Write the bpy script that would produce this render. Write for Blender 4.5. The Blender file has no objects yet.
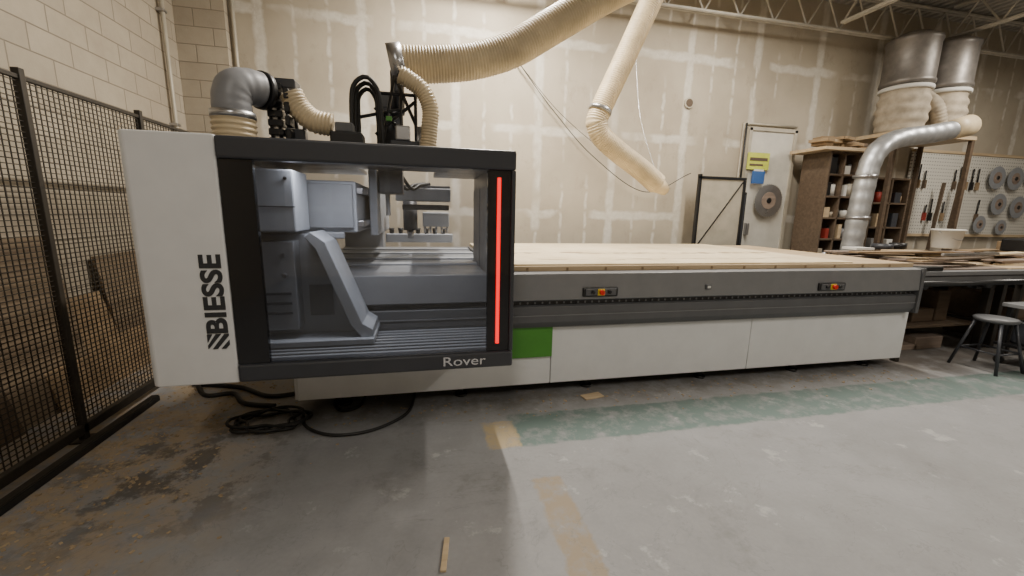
import bpy, bmesh, math, random
from mathutils import Vector, Matrix
random.seed(4)
D=bpy.data
COL=bpy.context.scene.collection

# ---------------------------------------------------------------- node helper
class NG:
    def __init__(s,name):
        s.m=D.materials.new(name); s.m.use_nodes=True
        s.t=s.m.node_tree; s.n=s.t.nodes; s.l=s.t.links
        s.b=s.n['Principled BSDF']; s.out=s.n['Material Output']
        g=s.n.new('ShaderNodeNewGeometry'); s.pos=g.outputs['Position']
        sp=s.n.new('ShaderNodeSeparateXYZ'); s.l.new(s.pos,sp.inputs[0])
        s.x,s.y,s.z=sp.outputs
    def put(s,sock,v):
        if isinstance(v,bpy.types.NodeSocket): s.l.new(v,sock)
        elif isinstance(v,(tuple,list)): sock.default_value=(*v,1) if len(v)==3 and len(sock.default_value)==4 else v
        else: sock.default_value=v
    def math(s,op,a,b=0.0,c=None,clamp=False):
        n=s.n.new('ShaderNodeMath'); n.operation=op; n.use_clamp=clamp
        s.put(n.inputs[0],a); s.put(n.inputs[1],b)
        if c is not None: s.put(n.inputs[2],c)
        return n.outputs[0]
    def noise(s,scale,detail=4,rough=.55,vec=None,dist=0):
        n=s.n.new('ShaderNodeTexNoise'); n.inputs['Scale'].default_value=scale
        n.inputs['Detail'].default_value=detail; n.inputs['Roughness'].default_value=rough
        n.inputs['Distortion'].default_value=dist
        s.l.new(vec or s.pos,n.inputs['Vector']); return n.outputs[0]
    def ramp(s,f,lo,hi,a=0.0,b=1.0):
        n=s.n.new('ShaderNodeMapRange'); n.clamp=True
        s.put(n.inputs[0],f); s.put(n.inputs[1],lo); s.put(n.inputs[2],hi); s.put(n.inputs[3],a); s.put(n.inputs[4],b)
        return n.outputs[0]
    def mix(s,f,a,b):
        n=s.n.new('ShaderNodeMix'); n.data_type='RGBA'
        s.put(n.inputs[0],f); s.put(n.inputs[6],a); s.put(n.inputs[7],b); return n.outputs[2]
    def vec(s,a,b,c):
        n=s.n.new('ShaderNodeCombineXYZ'); s.put(n.inputs[0],a); s.put(n.inputs[1],b); s.put(n.inputs[2],c); return n.outputs[0]
    def bump(s,h,st=.2,d=.01):
        n=s.n.new('ShaderNodeBump'); n.inputs['Strength'].default_value=st; n.inputs['Distance'].default_value=d
        s.l.new(h,n.inputs['Height']); s.l.new(n.outputs[0],s.b.inputs['Normal'])
    def fin(s,col=None,rough=None,metal=None):
        if col is not None: s.put(s.b.inputs['Base Color'],col)
        if rough is not None: s.put(s.b.inputs['Roughness'],rough)
        if metal is not None: s.put(s.b.inputs['Metallic'],metal)
        return s.m
    def box(s,x,y,x0,x1,y0,y1,e=.01):
        a=s.ramp(x,x0-e,x0+e); b=s.ramp(x,x1-e,x1+e,1,0)
        c=s.ramp(y,y0-e,y0+e); d=s.ramp(y,y1-e,y1+e,1,0)
        return s.math('MULTIPLY',s.math('MULTIPLY',a,b),s.math('MULTIPLY',c,d))

def mat(name,col,rough=.5,metal=0,var=.12,scale=6,bump=0,emit=0):
    g=NG(name)
    n=g.noise(scale,5)
    c2=tuple(max(0,c*(1-var*1.6)) for c in col)
    c1=tuple(min(1,c*(1+var*.6)) for c in col)
    g.fin(g.mix(g.ramp(n,.3,.7),c2,c1),g.ramp(n,.3,.7,min(1,rough+.06),max(0,rough-.06)),metal)
    if bump: g.bump(g.noise(scale*12,4),bump,.004)
    if emit:
        g.b.inputs['Emission Color'].default_value=(*col,1); g.b.inputs['Emission Strength'].default_value=emit
    return g.m

# ---------------------------------------------------------------- materials
M={}
M['white']=mat('painted_white_metal',(.74,.75,.76),.42,0,.03)
M['white2']=mat('base_white_metal',(.76,.77,.78),.5,0,.03)
M['dgrey']=mat('dark_grey_metal',(.040,.043,.052),.38,0,.08)
M['black']=mat('black_plastic',(.012,.012,.013),.35,0,.1)
M['gloss']=mat('smoked_glass_black',(.010,.010,.012),.08,0,.05)
M['rail']=mat('grey_rail',(.22,.223,.23),.42,.2,.06)
M['rail2']=mat('dark_rail',(.115,.118,.125),.45,.2,.06)
M['cast']=mat('cast_grey_paint',(.25,.262,.28),.45,0,.06)
M['cast2']=mat('cast_light_paint',(.40,.42,.45),.42,0,.06)
M['steel']=mat('steel',(.45,.45,.46),.32,.9,.1)
M['galv']=mat('galvanised_duct',(.50,.51,.52),.4,.7,.15,9)
M['drum']=mat('dull_galvanised_drum',(.24,.22,.20),.45,.5,.2,6)
M['green']=mat('green_panel',(.07,.28,.03),.45,0,.06)
M['red']=mat('red_button',(.7,.02,.01),.35)
M['dred']=mat('worn_red_handle',(.28,.03,.02),.5)
M['yellow']=mat('yellow_plastic',(.8,.6,.03),.4)
M['led']=mat('red_led_strip',(1,.004,.008),.4,0,0,emit=1.5)
M['hose']=mat('cream_flex_hose',(.64,.52,.335),.45,0,.16,5)
M['hoseg']=mat('grey_flex_hose',(.24,.245,.26),.45,.1,.1,5)
M['bag']=mat('filter_bag_cloth',(.42,.36,.275),.9,0,.2,8,.3)
M['rubber']=mat('black_rubber',(.012,.012,.012),.55,0,.1)
M['bucket']=mat('bucket_plastic',(.64,.63,.58),.45,0,.05)
M['truss']=mat('truss_paint',(.48,.45,.39),.6,0,.12)
M['text']=mat('logo_dark_ink',(.03,.032,.036),.5,0,.05)
M['chrome']=mat('chrome_lettering',(.7,.7,.72),.2,.9,.05)
M['conduit']=mat('conduit_paint',(.46,.42,.34),.5,.2,.1)
M['sign']=mat('sign_yellow_green',(.55,.60,.08),.6,0,.1)
M['paper']=mat('paper_white',(.64,.63,.59),.7,0,.05)
M['fence']=mat('fence_black_paint',(.034,.028,.021),.55,.2,.2)
M['blue']=mat('blue_plastic',(.04,.12,.35),.45)
M['brown']=mat('cardboard',(.30,.21,.12),.8,0,.15)
M['dust']=mat('sawdust',(.42,.32,.20),.95,0,.25,14,.6)
M['door']=mat('door_paint',(.60,.58,.52),.55,0,.06)

def wood(name,c1,c2,along='x',sc=2.2):
    g=NG(name)
    v=g.vec(g.math('MULTIPLY',g.x,.12 if along=='x' else 3),g.math('MULTIPLY',g.y,3 if along=='x' else .12),g.math('MULTIPLY',g.z,3))
    n=g.noise(sc*3,6,.6,v,.6); n2=g.noise(1.6,4)
    f=g.math('ADD',g.math('MULTIPLY',n,.7),g.math('MULTIPLY',n2,.3))
    g.fin(g.mix(g.ramp(f,.35,.65),c1,c2),.62); g.bump(n,.12,.003)
    return g.m
M['ply']=wood('plywood_board',(.48,.39,.25),(.68,.57,.40))
M['plyd']=wood('weathered_plywood',(.14,.10,.065),(.26,.195,.125),'y')
M['wood']=wood('shelf_wood',(.07,.047,.03),(.13,.09,.057))
M['woodl']=wood('light_lumber',(.40,.295,.18),(.57,.445,.285))
M['mdf']=wood('brown_panel',(.18,.135,.11),(.30,.235,.19))

g=NG('spoilboard_surface')
n=g.noise(3,6,.6); v=g.vec(g.math('MULTIPLY',g.x,1.2),g.math('MULTIPLY',g.y,9),g.z)
s1=g.ramp(g.noise(3.5,5,.7,v,1.0),.54,.66)
yy=g.math('ADD',g.y,g.math('MULTIPLY',g.math('SUBTRACT',g.noise(2.5,3),.5),.35))
line=g.math('MAXIMUM',g.box(g.x,yy,.7,3.9,3.93,4.04,.02),g.box(g.x,yy,1.0,3.7,3.38,3.42,.02))
line=g.math('MULTIPLY',line,g.ramp(g.noise(6,4),.42,.52))
c=g.mix(g.ramp(n,.3,.7),(.60,.49,.31),(.78,.67,.47))
c=g.mix(g.math('MULTIPLY',s1,.4),c,(.42,.31,.18)); c=g.mix(g.math('MULTIPLY',line,.8),c,(.22,.15,.08))
M['spoil']=g.fin(c,.65)

m=D.materials.new('clear_polycarbonate'); m.use_nodes=True; nt=m.node_tree; nt.nodes.clear()
o=nt.nodes.new('ShaderNodeOutputMaterial'); tr=nt.nodes.new('ShaderNodeBsdfTransparent'); tr.inputs[0].default_value=(.80,.81,.835,1)
gl=nt.nodes.new('ShaderNodeBsdfGlossy'); gl.inputs['Roughness'].default_value=.03
fr=nt.nodes.new('ShaderNodeFresnel'); fr.inputs[0].default_value=1.6
mx=nt.nodes.new('ShaderNodeMixShader')
nt.links.new(fr.outputs[0],mx.inputs[0]); nt.links.new(tr.outputs[0],mx.inputs[1]); nt.links.new(gl.outputs[0],mx.inputs[2]); nt.links.new(mx.outputs[0],o.inputs[0])
M['glass']=m

# floor
g=NG('concrete_floor')
big=g.noise(.9,5,.6); mid=g.noise(5,6,.65); fine=g.noise(45,3,.6)
f=g.math('ADD',g.math('MULTIPLY',big,.5),g.math('ADD',g.math('MULTIPLY',mid,.35),g.math('MULTIPLY',fine,.15)))
c=g.mix(g.ramp(f,.35,.65),(.20,.20,.202),(.30,.30,.305))
px=g.math('ADD',g.x,g.math('MULTIPLY',g.math('SUBTRACT',g.noise(9,5,.7),.5),.09))
py=g.math('ADD',g.y,g.math('MULTIPLY',g.math('SUBTRACT',g.noise(8,5,.7),.5),.09))
wear=g.ramp(g.noise(7,7,.75),.34,.52)
gm=g.math('MULTIPLY',g.box(px,py,.60,6.6,2.36,2.78),g.math('MULTIPLY',wear,.9))
c=g.mix(gm,c,(.10,.155,.14))
ym=g.math('MULTIPLY',g.box(px,py,.40,.62,2.36,2.70),g.math('MULTIPLY',wear,.8)); c=g.mix(ym,c,(.42,.32,.17))
y2=g.math('MULTIPLY',g.box(px,py,.59,.76,.6,2.02),g.math('MULTIPLY',wear,.85)); c=g.mix(y2,c,(.27,.21,.135))
spots=g.math('MULTIPLY',g.ramp(g.noise(3.3,7,.7),.60,.66),.5); c=g.mix(spots,c,(.44,.44,.43))
dsp=g.math('MULTIPLY',g.ramp(g.noise(2.1,8,.75,g.vec(g.math('ADD',g.x,7),g.y,g.z)),.57,.70),.5); c=g.mix(dsp,c,(.12,.115,.105))
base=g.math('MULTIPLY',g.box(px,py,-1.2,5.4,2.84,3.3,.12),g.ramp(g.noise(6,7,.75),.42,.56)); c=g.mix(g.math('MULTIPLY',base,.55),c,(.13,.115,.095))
dm=g.math('MULTIPLY',g.box(px,py,-3.0,-1.15,1.7,4.6,.35),g.ramp(g.noise(5.5,8,.75),.42,.56)); c=g.mix(g.math('MULTIPLY',dm,.8),c,(.36,.27,.165))
dk=g.math('MULTIPLY',g.box(px,py,-2.0,-.9,2.0,3.0,.3),g.ramp(g.noise(4.0,7,.74),.49,.56)); c=g.mix(g.math('MULTIPLY',dk,.75),c,(.06,.055,.05))
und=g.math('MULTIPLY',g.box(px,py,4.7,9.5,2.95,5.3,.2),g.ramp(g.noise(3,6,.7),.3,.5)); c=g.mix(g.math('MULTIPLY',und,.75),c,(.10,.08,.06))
vein=g.ramp(g.math('ABSOLUTE',g.math('SUBTRACT',g.noise(1.3,6,.6,None,1.5),.5)),0,.006,1,0); c=g.mix(g.math('MULTIPLY',vein,.3),c,(.12,.12,.12))
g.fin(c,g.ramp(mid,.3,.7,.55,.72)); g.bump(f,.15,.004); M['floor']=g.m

g=NG('taped_drywall')
n=g.noise(1.2,5); c=g.mix(g.ramp(n,.3,.7),(.37,.32,.245),(.47,.415,.325))
def stripes(coord,per,w,off,e=.012):
    a=g.math('FRACT',g.math('DIVIDE',g.math('ADD',coord,off),per)); a=g.math('MULTIPLY',g.math('ABSOLUTE',g.math('SUBTRACT',a,.5)),per)
    return g.ramp(a,w-e,w+e,1,0)
xx=g.math('ADD',g.x,g.math('MULTIPLY',g.math('SUBTRACT',g.noise(5,4),.5),.09)); zz=g.math('ADD',g.z,g.math('MULTIPLY',g.math('SUBTRACT',g.noise(4,4),.5),.12))
sv=g.math('MULTIPLY',stripes(xx,1.22,.06,.1,.02),g.ramp(g.noise(.9,3),.38,.46))
st=g.math('MULTIPLY',g.math('MULTIPLY',stripes(xx,.407,.020,.1),stripes(zz,.31,.12,0,.03)),g.ramp(g.noise(.7,3,.5,g.vec(g.math('ADD',g.x,9),g.y,g.z)),.42,.50))
sh=g.math('MULTIPLY',stripes(zz,1.22,.06,.35,.02),g.ramp(g.noise(1.1,3,.5,g.vec(g.math('ADD',g.x,4),g.y,g.z)),.44,.52))
mm=g.math('MULTIPLY',g.math('MAXIMUM',sv,g.math('MAXIMUM',st,sh)),g.ramp(g.noise(9,5,.7),.3,.6,.5,1))
c=g.mix(g.math('MULTIPLY',mm,.78),c,(.67,.64,.57))
sc=g.ramp(g.noise(2.3,8,.8,g.vec(g.math('MULTIPLY',g.x,1.5),g.y,g.math('ADD',g.z,3))),.55,.72); c=g.mix(g.math('MULTIPLY',sc,.5),c,(.24,.20,.145))
g.fin(c,.8); M['drywall']=g.m

def block(name,u):
    g=NG(name); br=g.n.new('ShaderNodeTexBrick')
    g.l.new(g.vec(g.y if u=='y' else g.x,g.z,0),br.inputs['Vector'])
    for k,v in (('Scale',1),('Mortar Size',.007),('Mortar Smooth',.6),('Brick Width',.4),('Row Height',.2),('Bias',0)): br.inputs[k].default_value=v
    br.inputs['Color1'].default_value=(.45,.395,.31,1); br.inputs['Color2'].default_value=(.40,.35,.275,1); br.inputs['Mortar'].default_value=(.23,.20,.155,1)
    n=g.noise(2,6,.7); g.fin(g.mix(g.ramp(n,.35,.75,0,.55),br.outputs[0],(.27,.225,.165)),.75)
    h=g.math('SUBTRACT',g.math('MULTIPLY',g.noise(60,4),.3),br.outputs['Fac']); g.bump(h,.5,.012); return g.m
M['blockY']=block('painted_block_side','y'); M['blockX']=block('painted_block_back','x')
g=NG('steel_deck'); w=g.math('SINE',g.math('MULTIPLY',g.x,40)); g.fin(g.mix(g.ramp(w,-1,1),(.32,.30,.27),(.48,.46,.42)),.6); g.bump(w,.6,.03); M['deck']=g.m
g=NG('pegboard'); a=g.math('SUBTRACT',g.math('FRACT',g.math('MULTIPLY',g.x,16)),.5); b=g.math('SUBTRACT',g.math('FRACT',g.math('MULTIPLY',g.z,16)),.5)
r=g.math('SQRT',g.math('ADD',g.math('MULTIPLY',a,a),g.math('MULTIPLY',b,b))); g.fin(g.mix(g.ramp(r,.14,.2),(.12,.11,.1),(.62,.60,.54)),.6); M['peg']=g.m

# ---------------------------------------------------------------- mesh helpers
def ent(name,loc=(0,0,0)):
    o=D.objects.new(name,None); o.empty_display_size=.1; o.location=loc; COL.objects.link(o); return o
def fin(bm,name,m,par=None,bev=0,smooth=False,seg=2):
    bmesh.ops.recalc_face_normals(bm,faces=bm.faces)
    me=D.meshes.new(name); bm.to_mesh(me); bm.free()
    o=D.objects.new(name,me); COL.objects.link(o)
    me.materials.append(M[m] if isinstance(m,str) else m)
    if smooth:
        for p in me.polygons: p.use_smooth=True
    if bev:
        b=o.modifiers.new('bevel','BEVEL'); b.width=bev; b.segments=seg; b.limit_method='ANGLE'
    if par:
        o.parent=par; o.matrix_parent_inverse=Matrix.Translation(-Vector(par.location))
    return o
def addbox(bm,x0,x1,y0,y1,z0,z1,rot=None):
    mt=Matrix.Translation(((x0+x1)/2,(y0+y1)/2,(z0+z1)/2))
    if rot is not None: mt=mt@rot
    mt=mt@Matrix.Diagonal((x1-x0,y1-y0,z1-z0,1))
    bmesh.ops.create_cube(bm,size=1,matrix=mt)
def box(name,x0,x1,y0,y1,z0,z1,m,par=None,bev=.004,rot=None):
    bm=bmesh.new(); addbox(bm,x0,x1,y0,y1,z0,z1,rot); return fin(bm,name,m,par,bev)
def addcyl(bm,p,q,r,r2=None,seg=20):
    p=Vector(p);q=Vector(q);d=q-p
    mt=Matrix.Translation((p+q)/2)@d.to_track_quat('Z','Y').to_matrix().to_4x4()
    bmesh.ops.create_cone(bm,cap_ends=True,segments=seg,radius1=r,radius2=r if r2 is None else r2,depth=d.length,matrix=mt)
def cyl(name,p,q,r,m,par=None,r2=None,seg=24,bev=0):
    bm=bmesh.new(); addcyl(bm,p,q,r,r2,seg); o=fin(bm,name,m,par,bev)
    for f in o.data.polygons: f.use_smooth=len(f.vertices)==4
    return o
def prism(name,pts,axis,a,b,m,par=None,bev=.004):
    bm=bmesh.new()
    def P(u,v,w): return {'y':(u,w,v),'x':(w,u,v),'z':(u,v,w)}[axis]
    A=[bm.verts.new(P(u,v,a)) for u,v in pts]; B=[bm.verts.new(P(u,v,b)) for u,v in pts]
    bm.faces.new(A); bm.faces.new(B[::-1]); n=len(pts)
    for i in range(n): bm.faces.new((A[i],A[(i+1)%n],B[(i+1)%n],B[i]))
    return fin(bm,name,m,par,bev)
def catmull(P,step):
    P=[Vector(p) for p in P]; P=[P[0]*2-P[1]]+P+[P[-1]*2-P[-2]]; out=[]
    for i in range(1,len(P)-2):
        n=max(2,int((P[i+1]-P[i]).length/step*1.3)+2)*4
        for k in range(n):
            t=k/n; a,b,c,d=P[i-1:i+3]
            out.append(.5*((2*b)+(c-a)*t+(2*a-5*b+4*c-d)*t*t+(3*b-a-3*c+d)*t**3))
    out.append(P[-2])
    res=[out[0]]; acc=0
    for i in range(1,len(out)):
        seg=(out[i]-out[i-1]).length
        while acc+seg>=step:
            t=(step-acc)/seg; p=out[i-1].lerp(out[i],t); res.append(p); out[i-1]=p; seg=(out[i]-p).length; acc=0
        acc+=seg
    return res
def hose(name,P,r,m,par=None,pitch=.04,amp=.07,seg=24,sub=4,caps=False):
    pts=catmull(P,pitch/sub); bm=bmesh.new(); rings=[]
    t0=(pts[1]-pts[0]).normalized(); nrm=t0.orthogonal().normalized()
    for i,p in enumerate(pts):
        t=(pts[min(i+1,len(pts)-1)]-pts[max(i-1,0)]).normalized()
        nrm=(nrm-t*nrm.dot(t)).normalized(); bn=t.cross(nrm)
        rr=r*(1+amp*math.cos(2*math.pi*i/sub)) if amp else r
        rings.append([bm.verts.new(p+(nrm*math.cos(2*math.pi*k/seg)+bn*math.sin(2*math.pi*k/seg))*rr) for k in range(seg)])
    for A,B in zip(rings,rings[1:]):
        for k in range(seg): bm.faces.new((A[k],A[(k+1)%seg],B[(k+1)%seg],B[k]))
    bm.faces.new(rings[0]); bm.faces.new(rings[-1][::-1])
    return fin(bm,name,m,par,0,True)
def cable(name,P,r,m,par=None): return hose(name,P,r,m,par,.03,0,10,1)
def lathe(name,prof,c,m,par=None,seg=32,bev=0):
    bm=bmesh.new(); R=[]
    for r,z in prof: R.append([bm.verts.new((c[0]+r*math.cos(2*math.pi*k/seg),c[1]+r*math.sin(2*math.pi*k/seg),c[2]+z)) for k in range(seg)])
    for A,B in zip(R,R[1:]):
        for k in range(seg): bm.faces.new((A[k],A[(k+1)%seg],B[(k+1)%seg],B[k]))
    bm.faces.new(R[0]); bm.faces.new(R[-1])
    o=fin(bm,name,m,par,0,True); return o
def text(name,s,cx,cz,w,h,y,m,par,vert=False,bold=.0,ext=.003):
    cu=D.curves.new(name,'FONT'); cu.body=s; cu.offset=bold; cu.extrude=.01
    t=D.objects.new('tmp',cu); COL.objects.link(t); bpy.context.view_layer.update()
    me=D.meshes.new_from_object(t.evaluated_get(bpy.context.evaluated_depsgraph_get())); D.objects.remove(t)
    xs=[v.co.x for v in me.vertices]; ys=[v.co.y for v in me.vertices]
    ax,bx,ay,by=min(xs),max(xs),min(ys),max(ys)
    for v in me.vertices:
        u=((v.co.x-ax)/(bx-ax)-.5)*w; q=((v.co.y-ay)/(by-ay)-.5)*h; e=-v.co.z*ext/.01
        v.co=(cx-q,y+e,cz+u) if vert else (cx+u,y+e,cz+q)
    me.materials.clear(); me.materials.append(M[m]); o=D.objects.new(name,me); COL.objects.link(o); o.parent=par
    return o

# ---------------------------------------------------------------- room
XL,XR,YB,YF,ZC=-2.8,15.0,6.2,-5.0,5.0
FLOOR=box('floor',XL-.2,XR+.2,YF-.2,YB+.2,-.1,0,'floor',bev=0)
box('ceiling',XL-.2,XR+.2,YF-.2,YB+.2,ZC,ZC+.1,'deck',bev=0)
box('wall_left',XL-.2,XL,YF-.2,YB+.2,0,ZC,'blockY',bev=0)
box('wall_back',XL,XR,YB,YB+.2,0,ZC,'drywall',bev=0)
box('wall_right',XR,XR+.2,YF-.2,YB+.2,0,ZC,'drywall',bev=0)
box('wall_front',XL,XR,YF-.2,YF,0,ZC,'drywall',bev=0)
box('wall_pilaster',XL,-2.26,YB-.12,YB,0,ZC,'blockX',bev=0)
e=ent('wall_conduit'); cyl('riser_1',(-2.75,5.75,0),(-2.75,5.75,5),.022,'conduit',e); cyl('riser_2',(-2.2,6.17,1),(-2.2,6.17,5),.022,'conduit',e)
for z in(2.4,3.6,4.6): box('clip',-2.8,-2.72,5.71,5.79,z,z+.03,'steel',e)
e=ent('wall_conduit'); cyl('run',(5.25,6.17,3.02),(6.3,6.17,3.02),.018,'conduit',e); cyl('drop',(5.25,6.17,0),(5.25,6.17,3.02),.018,'conduit',e)

def joist(name,p,q,zb,zt,m='truss'):
    e=ent(name); bm=bmesh.new(); p=Vector(p);q=Vector(q); L=(q-p).length; d=(q-p)/L; sd=Vector((-d.y,d.x,0))*.03
    for z in(zb,zt):
        for s in(-1,1): addcyl(bm,p+sd*s+Vector((0,0,z)),q+sd*s+Vector((0,0,z)),.024,seg=6)
    n=int(L/.30)
    for i in range(n):
        a=p+d*(i*L/n);b=p+d*((i+1)*L/n)
        addcyl(bm,a+Vector((0,0,zb if i%2 else zt)),b+Vector((0,0,zt if i%2 else zb)),.014,seg=8)
    fin(bm,'web',m,e)
joist('roof_joist',(-2.3,5.85,0),(15,5.85,0),4.42,4.93)
for x in(6.4,8.6,10.8,13): joist('roof_joist',(x,-4.5,0),(x,5.7,0),4.47,4.93)

# ---------------------------------------------------------------- lamps
def tube(name,x,y,z,lx,ly,P,col=(1,.925,.815)):
    e=ent(name); box('housing',x-lx/2-.03,x+lx/2+.03,y-ly/2-.03,y+ly/2+.03,z+.02,z+.09,'white',e)
    cyl('hanger_a',(x-lx*.4,y-ly*.4,z+.09),(x-lx*.4,y-ly*.4,ZC),.006,'steel',e); cyl('hanger_b',(x+lx*.4,y+ly*.4,z+.09),(x+lx*.4,y+ly*.4,ZC),.006,'steel',e)
    l=D.lights.new(name+'_light','AREA'); l.shape='RECTANGLE'; l.size=lx; l.size_y=ly; l.energy=P; l.color=col
    o=D.objects.new('lamp',l); o.location=(x,y,z); COL.objects.link(o); o.parent=e
tube('ceiling_light',.87,4.5,4.62,.10,1.8,355)
tube('ceiling_light',4.2,3.9,4.62,.2,2.2,180)
tube('ceiling_light',8.6,3.2,4.35,.2,2.4,180)
tube('ceiling_light',-.6,-1.6,4.6,.2,2.4,95)
tube('ceiling_light',5.0,-1.6,4.6,.2,2.4,135)

# ---------------------------------------------------------------- fence
e=ent('wire_mesh_fence'); fx=-2.14; y0,y1=.2,5.95; bm=bmesh.new(); r=.0024
y=y0
while y<y1: addbox(bm,fx-r,fx+r,y-r,y+r,.12,2.16); y+=.038
z=.14
while z<2.16: addbox(bm,fx-r,fx+r,y0,y1,z-r,z+r); z+=.030
fin(bm,'mesh_wires','fence',e)
for i,y in enumerate((.95,1.95,2.95,3.95,4.95,5.93)):
    box('post_%d'%(i+1),fx-.02,fx+.02,y-.018,y+.018,0,2.22,'fence',e); box('foot_%d'%(i+1),fx-.06,fx+.06,y-.06,y+.06,0,.012,'fence',e)
box('top_rail',fx-.012,fx+.012,y0,y1,2.16,2.185,'fence',e); box('bottom_rail',fx-.02,fx+.02,y0,y1,.05,.11,'fence',e)
e=ent('floor_cable_tray'); box('tray',fx+.07,fx+.13,.2,3.5,0,.04,'rubber',e); box('tray_lid',fx+.075,fx+.125,.2,3.5,.04,.048,'fence',e)
e=ent('leaning_plywood_sheets')
for i,(a,b,h,m_) in enumerate(((1.2,2.3,1.15,'plyd'),(1.9,3.1,.85,'wood'),(2.7,3.8,1.25,'plyd'),(3.4,4.5,.75,'brown'),(4.2,5.4,1.05,'plyd'))):
    prism('sheet_%d'%i,[(-2.62+.04*(i%2),0),(-2.60+.04*(i%2),0),(-2.75,h),(-2.77,h)],'y',a,b,m_,e,.001)
# sawdust chips lying on the slab (part of the floor)
bm=bmesh.new()
for i in range(900):
    t=random.random()
    if t<.75: x=-1.98+abs(random.gauss(0,.45)); y=random.uniform(1.6,3.9)
    else: x=random.uniform(-.8,4.8); y=random.gauss(2.95,.12)
    s=random.uniform(.002,.007); addbox(bm,x-s,x+s,y-s*1.6,y+s*1.6,0,.002+s*.4,Matrix.Rotation(random.uniform(0,3.1),4,'Z'))
fin(bm,'sawdust_chips','dust',FLOOR)

# ---------------------------------------------------------------- CNC machine
C=ent('cnc_router_machine',(1.5,4,0)); CI=Matrix.Translation((-1.5,-4,0))
bx=[-.91,1.03,2.95,4.82]
for i in range(3): box('base_panel_%d'%(i+1),bx[i]+.003,bx[i+1]-.003,3.08,3.12,.10,.585,'white2',C,.006)
box('base_core',-.88,4.78,3.12,5.0,.09,.60,'dgrey',C)
box('base_end_panel',4.78,4.82,3.12,5.05,.10,.585,'white2',C)
box('base_end_panel_2',-.93,-.88,3.1,5.05,.10,.585,'white2',C)
for x in(-.6,.3,1.4,2.55,3.6,4.5):
    cyl('levelling_foot',(x,3.2,0),(x,3.2,.1),.03,'black',C); cyl('levelling_pad',(x,3.2,0),(x,3.2,.02),.05,'black',C)
    cyl('levelling_foot_rear',(x,4.8,0),(x,4.8,.1),.04,'black',C)
box('green_cover',.55,1.03,3.055,3.079,.34,.605,'green',C,.006)
prism('front_rail',[(3.03,.815),(2.985,.83),(3.0,1.035),(3.06,1.045),(3.2,1.045),(3.2,.815)],'x',-.9,4.74,'rail',C)
box('rail_slot',-.9,4.72,3.035,3.2,.785,.815,'black',C,0)
bm=bmesh.new(); x=.56
while x<4.7: addbox(bm,x,x+.012,3.030,3.036,.792,.808); x+=.06
fin(bm,'rail_rack_teeth','rail',C)
prism('lower_rail',[(3.01,.63),(3.0,.65),(3.0,.775),(3.02,.785),(3.2,.785),(3.2,.60),(3.03,.60)],'x',-.9,4.76,'rail2',C)
box('lower_rail_edge',-.9,4.76,2.993,3.0,.70,.708,'rail',C,0)
prism('rail_end_cap',[(2.98,.60),(2.98,1.045),(3.25,1.05),(3.25,.60)],'x',4.74,4.78,'rail2',C)
for i,x in enumerate((1.39,3.67)):
    box('button_box_%d'%i,x-.15,x+.15,2.972,2.995,.85,.925,'black',C,.01); box('button_plate_%d'%i,x-.13,x+.13,2.966,2.973,.862,.915,'rail2',C,.004)
    box('stop_plate_%d'%i,x-.03,x+.03,2.960,2.967,.862,.915,'yellow',C,.003); cyl('stop_button_%d'%i,(x,2.962,.889),(x,2.935,.889),.02,'red',C)
    cyl('start_button_%d'%i,(x+.07,2.967,.889),(x+.07,2.95,.889),.014,'black',C); cyl('mode_button_%d'%i,(x-.07,2.967,.889),(x-.07,2.95,.889),.014,'black',C)
box('rail_sensor',2.35,2.40,2.975,2.995,.89,.93,'rail2',C); box('rail_label',2.36,2.39,2.971,2.976,.9,.92,'paper',C,0)
box('bed_frame',-.9,4.74,3.2,5.25,.60,1.03,'rail2',C)
box('bed_rear_rail',-.9,4.74,5.2,5.32,.7,1.045,'rail',C)
box('bed_plate_inside',-.9,.56,3.12,5.2,1.03,1.045,'cast',C)
box('bed_surface',.58,4.72,3.12,5.24,1.03,1.06,'rail',C)
box('spoilboard',.60,4.02,3.10,5.24,1.06,1.10,'spoil',C,.003)
box('spoilboard_front_strip',.60,4.74,3.075,3.098,1.046,1.085,'woodl',C,.002)
box('outfeed_sheet',4.04,4.74,3.12,5.20,1.06,1.085,'woodl',C,.003)
for z in(3.5,3.9,4.4,4.85): box('bed_bar',-.85,.55,z,z+.12,1.045,1.06,'cast2',C)
for i in range(12): box('edge_pin',.8+i*.33,.815+i*.33,3.068,3.076,1.052,1.075,'brown',C,0)
# gantry
box('gantry_beam',-.86,-.42,2.98,5.35,1.34,1.68,'cast2',C,.012)
box('beam_end_plate',-.80,-.44,2.955,2.98,1.37,1.66,'cast',C,.006)
box('beam_cover',-.90,-.50,2.94,2.975,1.30,1.345,'cast',C,.01)
box('beam_rail_top',-.42,-.38,3.0,5.3,1.60,1.64,'steel',C); box('beam_rail_low',-.42,-.38,3.0,5.3,1.38,1.42,'steel',C)
prism('gantry_leg',[(-.96,.70),(-.36,.70),(-.36,.74),(-.44,.78),(-.64,1.28),(-.66,1.34),(-.96,1.34)],'y',2.78,2.94,'cast',C,.008)
prism('gantry_leg_rib',[(-.38,.70),(-.31,.70),(-.31,.75),(-.37,.79),(-.56,1.30),(-.64,1.36),(-.68,1.33),(-.62,1.26),(-.44,.78)],'y',2.64,2.98,'cast2',C,.006)
box('gantry_leg_face',-.96,-.74,2.66,2.78,.76,1.30,'cast',C,.006)
for i in range(3): box('leg_louvre_%d'%i,-.93,-.77,2.652,2.66,.86+i*.06,.875+i*.06,'dgrey',C,0)
box('leg_pocket',-.70,-.56,2.772,2.781,.82,1.02,'rail2',C,.002)
box('gantry_upper_cover',-.94,-.70,2.60,2.90,1.36,1.71,'cast2',C,.01)
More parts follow.
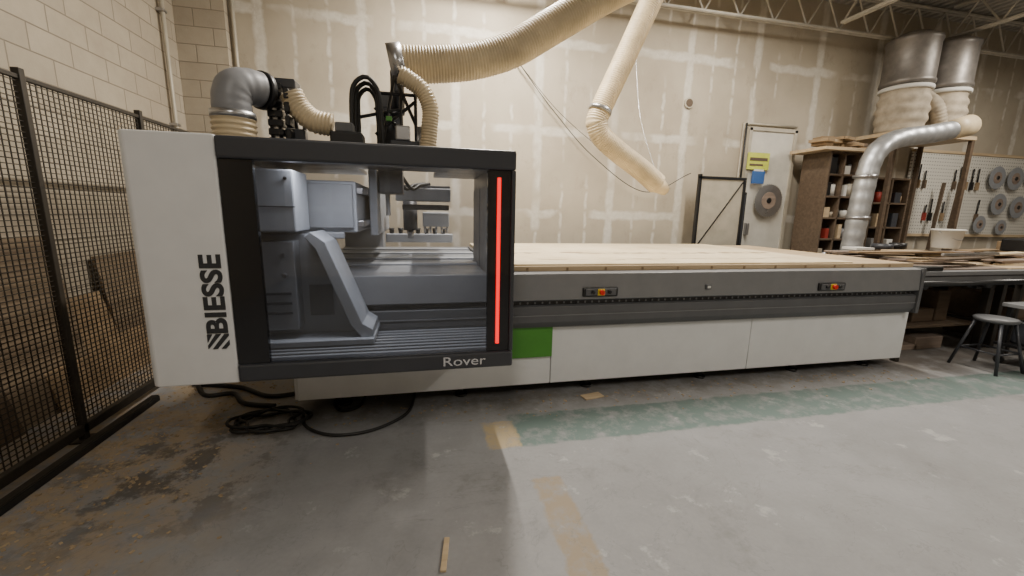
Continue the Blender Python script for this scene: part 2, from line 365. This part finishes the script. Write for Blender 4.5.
box('upper_cover_seam',-.942,-.698,2.597,2.60,1.50,1.506,'dgrey',C,0)
box('gantry_left_plate',-1.0,-.95,2.6,4.0,.70,1.74,'cast',C,.01)
box('gantry_foot',-.98,-.30,2.60,3.0,.665,.70,'cast2',C,.005)
for z in(1.1,1.22): cyl('leg_bolt',(-.80,2.66,z),(-.80,2.645,z),.012,'steel',C,seg=6)
for x in(-.92,-.74): cyl('cover_bolt',(x,2.6,1.66),(x,2.59,1.66),.01,'black',C,seg=6)
box('gantry_rear_leg',-.9,-.45,5.3,5.6,.05,1.4,'cast',C,.01)
# carriage
box('carriage_plate',-.38,-.32,3.35,4.5,1.30,1.80,'cast2',C,.01)
box('z_column',-.31,-.13,3.38,3.62,1.62,2.25,'dgrey',C,.01)
box('z_motor',-.28,-.14,3.42,3.60,2.25,2.36,'black',C,.01)
cyl('z_screw',(-.26,3.6,1.45),(-.26,3.6,1.8),.02,'steel',C)
box('head_plate',-.22,.28,3.95,4.15,1.58,1.70,'cast2',C,.01); box('head_plate_low',-.16,.26,3.9,4.1,1.50,1.55,'black',C,.008)
cyl('spindle',(-.10,4.3,1.30),(-.10,4.3,1.60),.07,'dgrey',C); cyl('spindle_nose',(-.10,4.3,1.22),(-.10,4.3,1.30),.03,'steel',C)
box('drill_block',.02,.28,4.2,4.4,1.34,1.48,'cast2',C,.01)
for i in range(5): cyl('drill_pin_%d'%i,(.04+i*.055,4.22,1.28),(.04+i*.055,4.22,1.34),.011,'steel',C)
box('cable_tray_upper',-.36,.32,4.6,4.8,1.66,1.76,'dgrey',C,.01); box('tool_rack',-.36,.34,4.5,4.62,1.16,1.25,'cast2',C,.01)
for i in range(7): cyl('tool_holder_%d'%i,(-.30+i*.09,4.56,1.25),(-.30+i*.09,4.56,1.31),.02,'black',C,r2=.03)
for dx in(0,.05): cable('head_cable',[(-.2+dx,3.7,1.78),(-.12+dx,3.8,1.68),(-.05+dx,3.9,1.72),(.05+dx,4.0,1.74)],.015,'rubber',C)
bm=bmesh.new()
for i in range(8): addbox(bm,-.94,.47,2.46+i*.062,2.49+i*.062,.60,.655)
addbox(bm,-1.34,.50,2.40,3.10,.585,.612)
fin(bm,'way_cover_slats','cast',C,.004)
# hood
prism('hood_side_cover',[(-1.372,2.42),(-1.364,2.345),(-1.34,2.33),(-.965,2.33),(-.965,2.42)],'z',.57,1.84,'white',C,.008)
box('hood_side_wall',-1.37,-1.34,2.42,3.7,.57,1.84,'white',C)
box('hood_top_band',-.962,.53,2.315,2.42,1.728,1.835,'dgrey',C,.012)
box('hood_bottom_band',-.962,.53,2.315,2.42,.575,.672,'dgrey',C,.012)
box('hood_right_edge',.505,.53,2.318,2.42,.672,1.728,'dgrey',C,.006)
box('window_border_left',-.962,-.81,2.335,2.37,.672,1.728,'gloss',C,.002)
box('window_border_right',.372,.505,2.335,2.37,.672,1.728,'gloss',C,.002)
box('window_pane',-.81,.372,2.345,2.353,.672,1.728,'glass',C,0)
box('status_light_strip',.424,.446,2.324,2.336,.72,1.688,'led',C,.003)
box('added_shadow_roof',-1.34,.53,2.42,3.34,1.79,1.82,'dgrey',C)  # unseen roof added to block ceiling light, so the hood shadows the floor
box('added_shadow_roof_right',.12,.53,3.34,3.9,1.79,1.82,'dgrey',C); box('added_shadow_roof_left',-1.34,-.45,3.34,3.9,1.79,1.82,'dgrey',C)  # rear pieces of the added roof, open around the carriage
box('hood_right_wall',.49,.53,2.42,3.9,.575,1.82,'dgrey',C)
for i,(a,b) in enumerate(((2.6,2.95),(3.0,3.35),(3.4,3.78))): box('hood_right_inner_panel_%d'%i,.47,.49,a,b,.75,1.68,'rail2',C,.006)
box('hood_left_inner_wall',-1.02,-1.0,2.42,3.6,.6,1.8,'dgrey',C)
box('added_fill_housing',-.7,.3,2.55,2.62,1.76,1.79,'white',C)  # unseen housing added to carry the interior fill light
l=D.lights.new('added_hood_fill','AREA'); l.shape='RECTANGLE'; l.size=1.0; l.size_y=.06; l.energy=11; l.color=(.98,.98,1); o=D.objects.new('added_hood_fill',l); o.location=(-.2,2.585,1.755); COL.objects.link(o); o.parent=C; o.matrix_parent_inverse=CI  # added fill light that brightens the gantry behind the window
for t in (text('maker_lettering','BIESSE',-1.04,1.055,.41,.10,2.328,'text',C,True,.03),text('model_lettering','Rover',.24,.628,.25,.055,2.313,'chrome',C,False,.004)): t.matrix_parent_inverse=CI
for i,p in enumerate(([(-1.09,.765),(-1.09,.785),(-1.05,.845),(-1.025,.845)],[(-1.07,.765),(-1.048,.765),(-.99,.835),(-.99,.845),(-1.01,.845)],[(-1.03,.765),(-1.008,.765),(-.99,.785),(-.99,.812)],[(-1.09,.80),(-1.09,.845),(-1.066,.845)])):
    prism('emblem_stripe_%d'%i,p,'y',2.325,2.331,'text',C,0)
# on top of hood
hose('extraction_riser',[(-1.06,2.84,1.82),(-1.06,2.84,1.9),(-1.06,2.84,2.03)],.112,'hose',C,.03,.05)
hose('extraction_elbow',[(-1.06,2.84,2.02),(-1.06,2.84,2.11),(-1.04,2.86,2.18),(-.99,2.92,2.205),(-.95,2.97,2.205)],.102,'hoseg',C,.05,.012)
cyl('elbow_band',(-1.06,2.84,2.0),(-1.06,2.84,2.04),.118,'steel',C)
cyl('elbow_flange',(-.95,2.97,2.205),(-.93,3.0,2.205),.112,'black',C)
bm=bmesh.new()
for i in range(8): addbox(bm,-.93,-.84,3.0,3.08,1.84+i*.055,1.882+i*.055)
fin(bm,'cable_chain_vertical','black',C,.006)
bm=bmesh.new()
for i in range(5): addbox(bm,-.81,-.78,2.93,3.03,1.84+i*.08,1.90+i*.08)
fin(bm,'hose_bracket','black',C,.006)
for i in range(5): cyl('black_line_%d'%i,(-.93+i*.05,3.1,1.82),(-.95+i*.05,3.12,2.30-i*.04),.012,'rubber',C)
box('chain_head',-.92,-.76,3.02,3.15,2.24,2.30,'dgrey',C,.01); box('manifold',-.84,-.72,3.02,3.1,1.84,2.0,'dgrey',C,.01)
hose('branch_hose',[(-.78,3.0,2.20),(-.74,3.0,2.12),(-.66,3.0,2.05),(-.55,3.0,2.03)],.07,'hose',C,.022,.06)
box('valve_box',-.56,-.36,2.95,3.1,1.84,1.99,'black',C,.012); box('valve_top',-.53,-.42,2.97,3.08,1.99,2.05,'rail2',C,.008); box('valve_rail',-.66,-.30,2.93,3.0,1.82,1.86,'rail2',C,.004)
for dx in(0,.05,.1):
    cable('looped_line',[(-.44+dx*.3,3.1+dx,1.83),(-.44+dx*.3,3.1+dx,2.16),(-.42+dx*.2,3.1+dx,2.31-dx*.4),(-.34,3.1+dx,2.37-dx*.5),(-.27-dx*.2,3.1+dx,2.30-dx*.4),(-.25-dx*.3,3.1+dx,2.15),(-.24-dx*.3,3.1+dx,1.83)],.015,'rubber',C)
bm=bmesh.new()
for a,b in(((-.28,3.2,1.83),(-.16,3.2,2.42)),((-.16,3.2,2.42),(-.02,3.2,2.1)),((-.30,3.2,2.02),(-.02,3.2,2.26)),((-.02,3.2,1.83),(-.02,3.2,2.4)),((-.45,3.2,2.12),(-.12,3.2,2.20)),((-.12,3.2,1.83),(-.12,3.2,2.45)),((-.30,3.2,2.2),(-.1,3.2,2.05)),((-.3,3.2,2.3),(-.02,3.2,2.3))): addcyl(bm,a,b,.012,seg=8)
fin(bm,'head_frame','black',C)
box('head_box',-.2,0,3.12,3.3,1.84,1.98,'dgrey',C,.01); cyl('air_cylinder',(.02,3.15,1.84),(.02,3.15,2.08),.03,'steel',C)
box('head_box_top',-.16,-.06,3.12,3.3,1.98,2.08,'steel',C,.01); box('head_indicator',-.22,-.18,3.10,3.12,2.1,2.13,'green',C,.003)
cyl('hose_collar',(-.20,3.4,2.545),(-.10,3.4,2.565),.145,'steel',C); cyl('hose_collar_stem',(-.15,3.36,2.2),(-.15,3.38,2.5),.05,'dgrey',C)
hose('suction_hose_small',[(-.12,3.1,2.40),(-.07,3.1,2.38),(.03,3.1,2.31),(.08,3.1,2.2),(.075,3.1,2.08),(.05,3.1,1.84)],.056,'hose',C,.020,.07)
# power cables of the machine on the floor
pts=[]
for i in range(62):
    a=i*.42; rr=.17+.045*math.sin(i*1.1+.4*math.sin(i)); pts.append((-1.06+rr*1.2*math.cos(a)+.02*math.sin(i*.23),2.97+rr*.85*math.sin(a),.013+.0005*i))
cable('power_cable_coil',pts,.010,'rubber',C)
cable('power_lead',[(-2.05,3.8,.02),(-1.9,3.78,.015),(-1.7,3.5,.015),(-1.5,3.5,.015),(-1.35,3.3,.015),(-1.1,3.2,.02)],.018,'rubber',C)
cable('power_lead_2',[(-1.9,3.75,.015),(-1.5,3.62,.015),(-1.2,3.4,.015),(-.9,3.45,.015),(-.6,3.5,.015)],.018,'rubber',C)
cable('cable_loop',[(-.88,3.1,.014),(-.8,2.85,.014),(-.6,2.70,.014),(-.35,2.72,.014),(-.14,2.9,.014),(-.08,3.15,.014),(-.08,3.4,.014)],.011,'rubber',C)
cable('cable_loop_2',[(-.62,3.4,.014),(-.68,3.2,.014),(-.6,3.05,.014),(-.48,3.12,.014),(-.46,3.4,.014)],.012,'rubber',C)

# overhead hoses
e=ent('dust_extraction_hose'); hose('flex_hose',[(-.11,3.4,2.56),(.12,3.4,2.58),(.42,3.4,2.63),(.72,3.4,2.74),(.98,3.4,2.90),(1.45,3.4,3.20),(2.1,3.45,3.6),(2.6,3.55,4.2),(2.75,3.6,4.98)],.128,'hose',e,.022,.03)
e=ent('dust_extraction_hose'); hose('flex_drop',[(3.1,4.8,4.98),(2.72,4.8,4.1),(2.36,4.8,3.28),(2.08,4.8,2.66),(2.07,4.8,2.52),(2.14,4.8,2.40),(2.36,4.8,2.24),(2.66,4.8,2.06),(2.92,4.8,1.88)],.125,'hose',e,.024,.035)
cyl('elbow_band',(2.10,4.8,2.72),(2.085,4.8,2.68),.14,'steel',e)
cyl('tail_nozzle',(2.90,4.8,1.89),(3.05,4.8,1.80),.115,'hose',e,r2=.06); cable('support_cable',[(2.9,4.8,1.98),(2.9,5.4,3),(2.9,5.8,4.9)],.003,'steel',e)
e=ent('hanging_wire'); cable('wire',[(1.35,6.1,3.62),(1.9,6.1,3.0),(2.6,6.1,2.35),(3.5,6.1,1.86),(4.3,6.1,2.18)],.006,'rubber',e); cable('wire_2',[(1.35,6.12,3.62),(2.1,6.12,2.9),(3.3,6.12,2.1)],.004,'rubber',e)
e=ent('wall_hole_cover'); cyl('ring',(4.2,6.2,3.26),(4.2,6.17,3.26),.08,'conduit',e); cyl('hole',(4.2,6.175,3.26),(4.2,6.165,3.26),.06,'wood',e)
e=ent('wood_offcut'); box('stick',.065,.09,1.50,1.68,0,.012,'woodl',e,.002,Matrix.Rotation(-.15,4,'Z'))
e=ent('cardboard_scrap'); box('scrap',1.28,1.46,2.93,3.02,0,.01,'woodl',e,.002,Matrix.Rotation(.2,4,'Z'))

# ---------------------------------------------------------------- right-hand background
e=ent('framed_screen_panel')
for a in((4.30,4.34,0,2.15),(5.12,5.16,0,2.08)): box('upright',a[0],a[1],5.86,5.92,a[2],a[3],'black',e)
box('top',4.30,5.16,5.86,5.92,2.08,2.12,'black',e); box('sheet',4.34,5.12,5.88,5.9,.6,2.08,'conduit',e)
box('lower_rail',4.30,5.16,5.86,5.92,.56,.6,'black',e)
prism('diagonal_brace',[(4.34,1.0),(4.36,1.0),(5.12,2.05),(5.10,2.05)],'y',5.868,5.88,'black',e,0)
e=ent('door_1'); box('door_leaf',5.36,6.2,6.1,6.17,0,2.9,'door',e,.005)
for s in((5.30,5.36),(6.19,6.25)): box('jamb',s[0],s[1],6.08,6.2,0,2.95,'conduit',e)
box('head',5.30,6.25,6.08,6.2,2.9,2.96,'conduit',e); box('handle',5.42,5.47,6.03,6.1,1.2,1.4,'steel',e,.01)
def blade(name,x,y,z,R,par=None,m='steel'):
    e=ent(name); bm=bmesh.new(); n=40; ring=[]
    for k in range(n*2):
        rr=R if k%2 else R*.93; a=math.pi*k/n; ring.append((x+rr*math.cos(a),z+rr*math.sin(a)))
    A=[bm.verts.new((u,y,v)) for u,v in ring];B=[bm.verts.new((u,y+.008,v)) for u,v in ring]
    bm.faces.new(A);bm.faces.new(B[::-1])
    for i in range(2*n): bm.faces.new((A[i],A[(i+1)%(2*n)],B[(i+1)%(2*n)],B[i]))
    fin(bm,'toothed_disc',m,e); cyl('hub',(x,y-.015,z),(x,y+.07,z),R*.16,'black',e); cyl('label_ring',(x,y-.004,z),(x,y,z),R*.5,'mdf',e)
blade('saw_blade',5.78,6.02,1.78,.28)
e=ent('power_cabinet'); box('case',5.0,5.28,5.95,6.12,1.0,1.9,'black',e,.01); box('case_door',5.02,5.26,5.94,5.95,1.05,1.85,'dgrey',e,.004); box('switch',5.12,5.17,5.92,5.94,1.5,1.58,'dred',e,.004); cyl('feed',(5.2,6.05,1.9),(5.2,6.05,3.0),.015,'rubber',e)
e=ent('notice_sign'); box('board',5.30,5.72,6.05,6.065,2.28,2.55,'sign',e,0); box('text_strip',5.34,5.68,6.044,6.05,2.42,2.47,'wood',e,0); box('text_strip_2',5.34,5.6,6.044,6.05,2.34,2.37,'wood',e,0)
e=ent('machine_manual_holder'); box('pocket',5.40,5.62,6.0,6.04,2.05,2.25,'blue',e,.004); box('booklet',5.42,5.60,6.01,6.03,2.1,2.28,'paper',e,0)

def shelf_unit(name,x0,x1,y0,y1,z1,rows,cols):
    e=ent(name); t=.03
    for i in range(cols+1):
        x=x0+(x1-x0)*i/cols; box('upright_%d'%i,x-t/2,x+t/2,y0,y1,0,z1,'wood',e)
    for j in range(rows+1):
        z=.15+(z1-.15)*j/rows; box('shelf_%d'%j,x0,x1,y0,y1,z-t,z,'wood',e)
    box('back',x0,x1,y1-.02,y1,.1,z1,'wood',e)
    keys=['brown','black','paper','steel','dgrey','dred','bag','rail','woodl','dgrey','black','conduit','paper']
    for j in range(rows):
        zb=.15+(z1-.15)*j/rows; hh=(z1-.15)/rows-.06
        x=x0+.03
        while x<x1-.10:
            w=random.uniform(.05,.14); h=random.uniform(.4,.95)*hh; k=random.choice(keys)
            if random.random()<.5: box('stored_box',x,x+w,y0+.02,y1-.08,zb,zb+h,k,e)
            else:
                cyl('stored_can',(x+w/2,y0+.10,zb),(x+w/2,y0+.10,zb+h*.75),w*.42,k,e); cyl('stored_can_lid',(x+w/2,y0+.10,zb+h*.75),(x+w/2,y0+.10,zb+h*.85),w*.22,'black',e)
            x+=w+random.uniform(.01,.05)
    return e
e=shelf_unit('storage_shelf',6.35,7.2,5.5,6.0,2.55,7,3)
box('top_board',6.1,7.25,5.4,6.05,2.55,2.60,'woodl',e)
for i in range(22):
    x=random.uniform(6.15,6.9); z=2.60+.045*(i%4); y=random.uniform(5.45,5.7); box('stored_scrap',x,x+random.uniform(.1,.3),y,y+random.uniform(.1,.3),z,z+.045,random.choice(['woodl','brown','wood','brown']),e,.003,Matrix.Rotation(random.uniform(-.3,.3),4,'Z'))
shelf_unit('storage_shelf',7.45,8.2,5.6,6.05,2.2,5,2)
e=ent('dust_collector'); 
for i,x in enumerate((7.72,8.52)):
    lathe('drum_%d'%i,[(.33,0),(.35,.02),(.35,.06),(.335,.08),(.335,.62),(.35,.64),(.35,.69),(.30,.72)],(x,5.6,3.62),'drum',e)
    prof=[(.30+.012*math.sin(k*1.3)+(.035*math.sin(k*math.pi/21)),k*.032) for k in range(22)]
    lathe('filter_bag_%d'%i,prof,(x,5.6,2.90),'bag',e); lathe('clamp_ring_%d'%i,[(.335,0),(.345,.01),(.345,.05),(.335,.06)],(x,5.6,3.54),'paper',e)
    cyl('inlet_%d'%i,(x,5.6,4.34),(x,5.6,4.40),.2,'drum',e)
box('rack_shelf',7.3,9.0,5.3,6.1,2.82,2.88,'woodl',e)
for x in(7.34,8.96):
    for y in(5.34,6.06): box('rack_post',x-.03,x+.03,y-.03,y+.03,0,2.82,'wood',e)
hose('outlet_bend',[(8.1,5.62,3.55),(8.12,5.42,3.35),(8.2,5.38,3.15),(8.3,5.40,2.9)],.10,'bag',e,.05,.04)
e=ent('metal_duct'); hose('duct',[(6.38,5.0,0),(6.40,5.0,1.0),(6.44,5.0,1.9),(6.50,5.0,2.35),(6.68,5.0,2.58),(7.0,5.0,2.70),(7.5,5.0,2.78),(8.0,5.0,2.88)],.135,'galv',e,.18,.02,28,8)
for z in(.8,1.5,2.1): cyl('duct_clamp',(6.41+z*.01,5,z),(6.41+z*.01,5,z+.04),.15,'steel',e)
cyl('duct_hood',(7.9,5,2.86),(8.25,5,2.95),.14,'hose',e,r2=.16)
e=ent('pegboard_panel'); box('panel',8.9,13.2,6.12,6.15,1.25,2.75,'peg',e); box('frame_top',8.9,13.2,6.10,6.16,2.75,2.8,'woodl',e); box('frame_bottom',8.9,13.2,6.10,6.16,1.2,1.25,'woodl',e)
for x,z,r in((11.0,2.35,.22),(11.5,2.35,.22),(12.0,2.4,.22),(11.2,1.85,.21),(11.75,1.8,.22),(12.3,1.9,.2),(10.8,1.45,.17),(12.6,2.4,.2),(11.4,1.4,.15)): blade('saw_blade',x,6.03,z,r,m='cast')
e=ent('hand_tools')
for i in range(12): x=9.1+i*.15; z=random.choice((1.5,2.1)); cyl('tool_shaft',(x,6.09,z+.1),(x+random.uniform(-.03,.03),6.09,z+random.uniform(.25,.45)),.012,'black',e); box('tool_handle',x-.02,x+.02,6.06,6.11,z,z+.15,random.choice(['dred','brown','wood','black','dgrey']),e)
e=ent('wood_clamp')
for x in(9.4,9.8): box('bar',x,x+.035,5.9,5.95,0,2.2,'wood',e,rot=Matrix.Rotation(.06,4,'Y')) 

def worktable(name,x0,x1,y0,y1,z,top='mdf'):
    e=ent(name); box('top',x0,x1,y0,y1,z-.04,z,top,e); 
    box('apron_front',x0+.04,x1-.04,y0+.03,y0+.07,z-.16,z-.04,'dgrey',e); box('apron_rear',x0+.04,x1-.04,y1-.07,y1-.03,z-.16,z-.04,'dgrey',e)
    for x in(x0+.08,x1-.08):
        for y in(y0+.08,y1-.08): box('leg',x-.035,x+.035,y-.035,y+.035,0,z-.04,'fence',e)
        box('stretcher',x-.02,x+.02,y0+.08,y1-.08,.25,.31,'fence',e)
    box('low_shelf',x0+.08,x1-.08,y0+.1,y1-.1,.28,.31,'wood',e)
    x=x0+.14
    while x<x1-.4:
        w=random.uniform(.15,.38); y=y0+random.uniform(.15,.3)
        box('stored_bin',x,x+w,y,y+.35,.31,.31+random.uniform(.15,.45),random.choice(['black','mdf','wood','dgrey','wood']),e,.01)
        if random.random()<.7: box('stored_case',x,x+w,y+.5,y+.9,.31,.31+random.uniform(.3,.5),random.choice(['black','wood']),e,.01)
        if random.random()<.6: box('stored_floor_board',x,x+w+.1,y0+.15,y0+.8,0,random.uniform(.05,.2),random.choice(['wood','mdf','dgrey']),e,.006)
        x+=w+random.uniform(.03,.10)
    return e
E1=worktable('outfeed_table',4.9,6.6,3.35,4.8,.98)
E2=worktable('outfeed_table',6.65,9.2,3.35,4.8,.98,'woodl')
for i in range(30):
    y=3.42+random.uniform(0,1.05); x=5.2+random.uniform(0,2.6); z=.98+.022*(i//5)
    box('plank',x,x+random.uniform(.6,1.6),y,y+random.uniform(.06,.22),z,z+.02,random.choice(['woodl','ply','mdf','wood','mdf','brown']),E2,.002,Matrix.Rotation(random.uniform(-.3,.3),4,'Z'))
box('tool_case',8.0,8.4,3.9,4.2,1.10,1.28,'black',E2,.02); box('carton',8.5,8.8,4.2,4.5,1.0,1.22,'brown',E2,.005); cyl('tape_roll',(6.3,4.5,1.10),(6.3,4.5,1.17),.12,'dgrey',E2); cyl('tape_roll',(6.65,4.55,1.10),(6.65,4.55,1.18),.10,'black',E2)
box('clamp_bar',5.9,7.0,3.6,3.63,1.10,1.13,'steel',E2,.002,Matrix.Rotation(.1,4,'Z')); box('paper_stack',5.6,5.9,4.3,4.5,1.10,1.13,'paper',E2,.002)
e=ent('roller_guide'); box('extrusion',4.85,9.2,3.18,3.27,.88,.98,'rail',e,.006); box('groove',4.85,9.2,3.172,3.181,.925,.937,'black',e,0)
cyl('dark_roller',(4.95,3.14,.86),(9.1,3.14,.86),.03,'black',e)
for i in range(5): box('bracket',5.0+i*.9,5.08+i*.9,3.2,3.28,.78,.88,'black',e); cyl('knob',(5.04+i*.9,3.12,.84),(5.04+i*.9,3.2,.84),.04,'black',e)
box('stop_block',5.0,5.35,3.19,3.28,.98,1.03,'black',e,.01)
for x in(4.95,6.6,8.9): box('support_leg',x,x+.05,3.2,3.26,0,.88,'fence',e)
bz=1.12
e=ent('plastic_bucket',(7.3,4.4,bz)); lathe('pail',[(.14,0),(.145,.01),(.17,.24),(.185,.245),(.185,.265),(.17,.27)],(7.3,4.4,bz),'bucket',e); cable('bail',[(7.12,4.4,bz+.24),(7.2,4.28,bz+.15),(7.3,4.24,bz+.12),(7.4,4.28,bz+.15),(7.48,4.4,bz+.24)],.005,'steel',e)
e=ent('metal_stool',(5.75,2.95,0)); cx,cy=5.72,2.90
lathe('seat',[(.14,0),(.16,.01),(.165,.035),(.15,.045)],(cx,cy,.50),'rail2',e)
for sx in(-1,1):
    for sy in(-1,1): cyl('leg',(cx+sx*.1,cy+sy*.1,.50),(cx+sx*.19,cy+sy*.19,0),.014,'dgrey',e)
for sx in(-1,1):
    cyl('rung',(cx+sx*.155,cy-.155,.2),(cx+sx*.155,cy+.155,.2),.009,'dgrey',e); cyl('rung',(cx-.155,cy+sx*.155,.2),(cx+.155,cy+sx*.155,.2),.009,'dgrey',e)
e=ent('equipment_cart'); 
for x in(6.1,6.75):
    for y in(2.65,3.0): box('leg',x-.02,x+.02,y-.02,y+.02,.06,.62,'black',e); cyl('wheel',(x-.015,y,.04),(x+.015,y,.04),.04,'rubber',e)
box('deck',6.05,6.8,2.6,3.05,.62,.66,'rail',e); box('deck_low',6.05,6.8,2.6,3.05,.2,.23,'black',e); box('tool_case',6.15,6.6,2.68,2.98,.23,.48,'dgrey',e,.02); box('motor_case',6.2,6.6,2.7,2.95,.66,.8,'rail2',e,.02)

# ---------------------------------------------------------------- world + camera
w=D.worlds.new('world'); bpy.context.scene.world=w; w.use_nodes=True; w.node_tree.nodes['Background'].inputs[0].default_value=(.9,.85,.75,1); w.node_tree.nodes['Background'].inputs[1].default_value=.2
cam=D.cameras.new('camera'); cam.lens=410/1024*36; cam.sensor_width=36; cam.clip_start=.05
co=D.objects.new('camera',cam); COL.objects.link(co); bpy.context.scene.camera=co
yaw,pit,rol=map(math.radians,(12.6,10.5,1.2))
F=Vector((math.sin(yaw),math.cos(yaw),0)); R0=Vector((math.cos(yaw),-math.sin(yaw),0)); Z=Vector((0,0,1))
f=F*math.cos(pit)-Z*math.sin(pit); u0=F*math.sin(pit)+Z*math.cos(pit)
r=R0*math.cos(rol)+u0*math.sin(rol); u=u0*math.cos(rol)-R0*math.sin(rol)
mtx=Matrix((r,u,-f)).transposed().to_4x4(); mtx.translation=(0,0,1.5); co.matrix_world=mtx
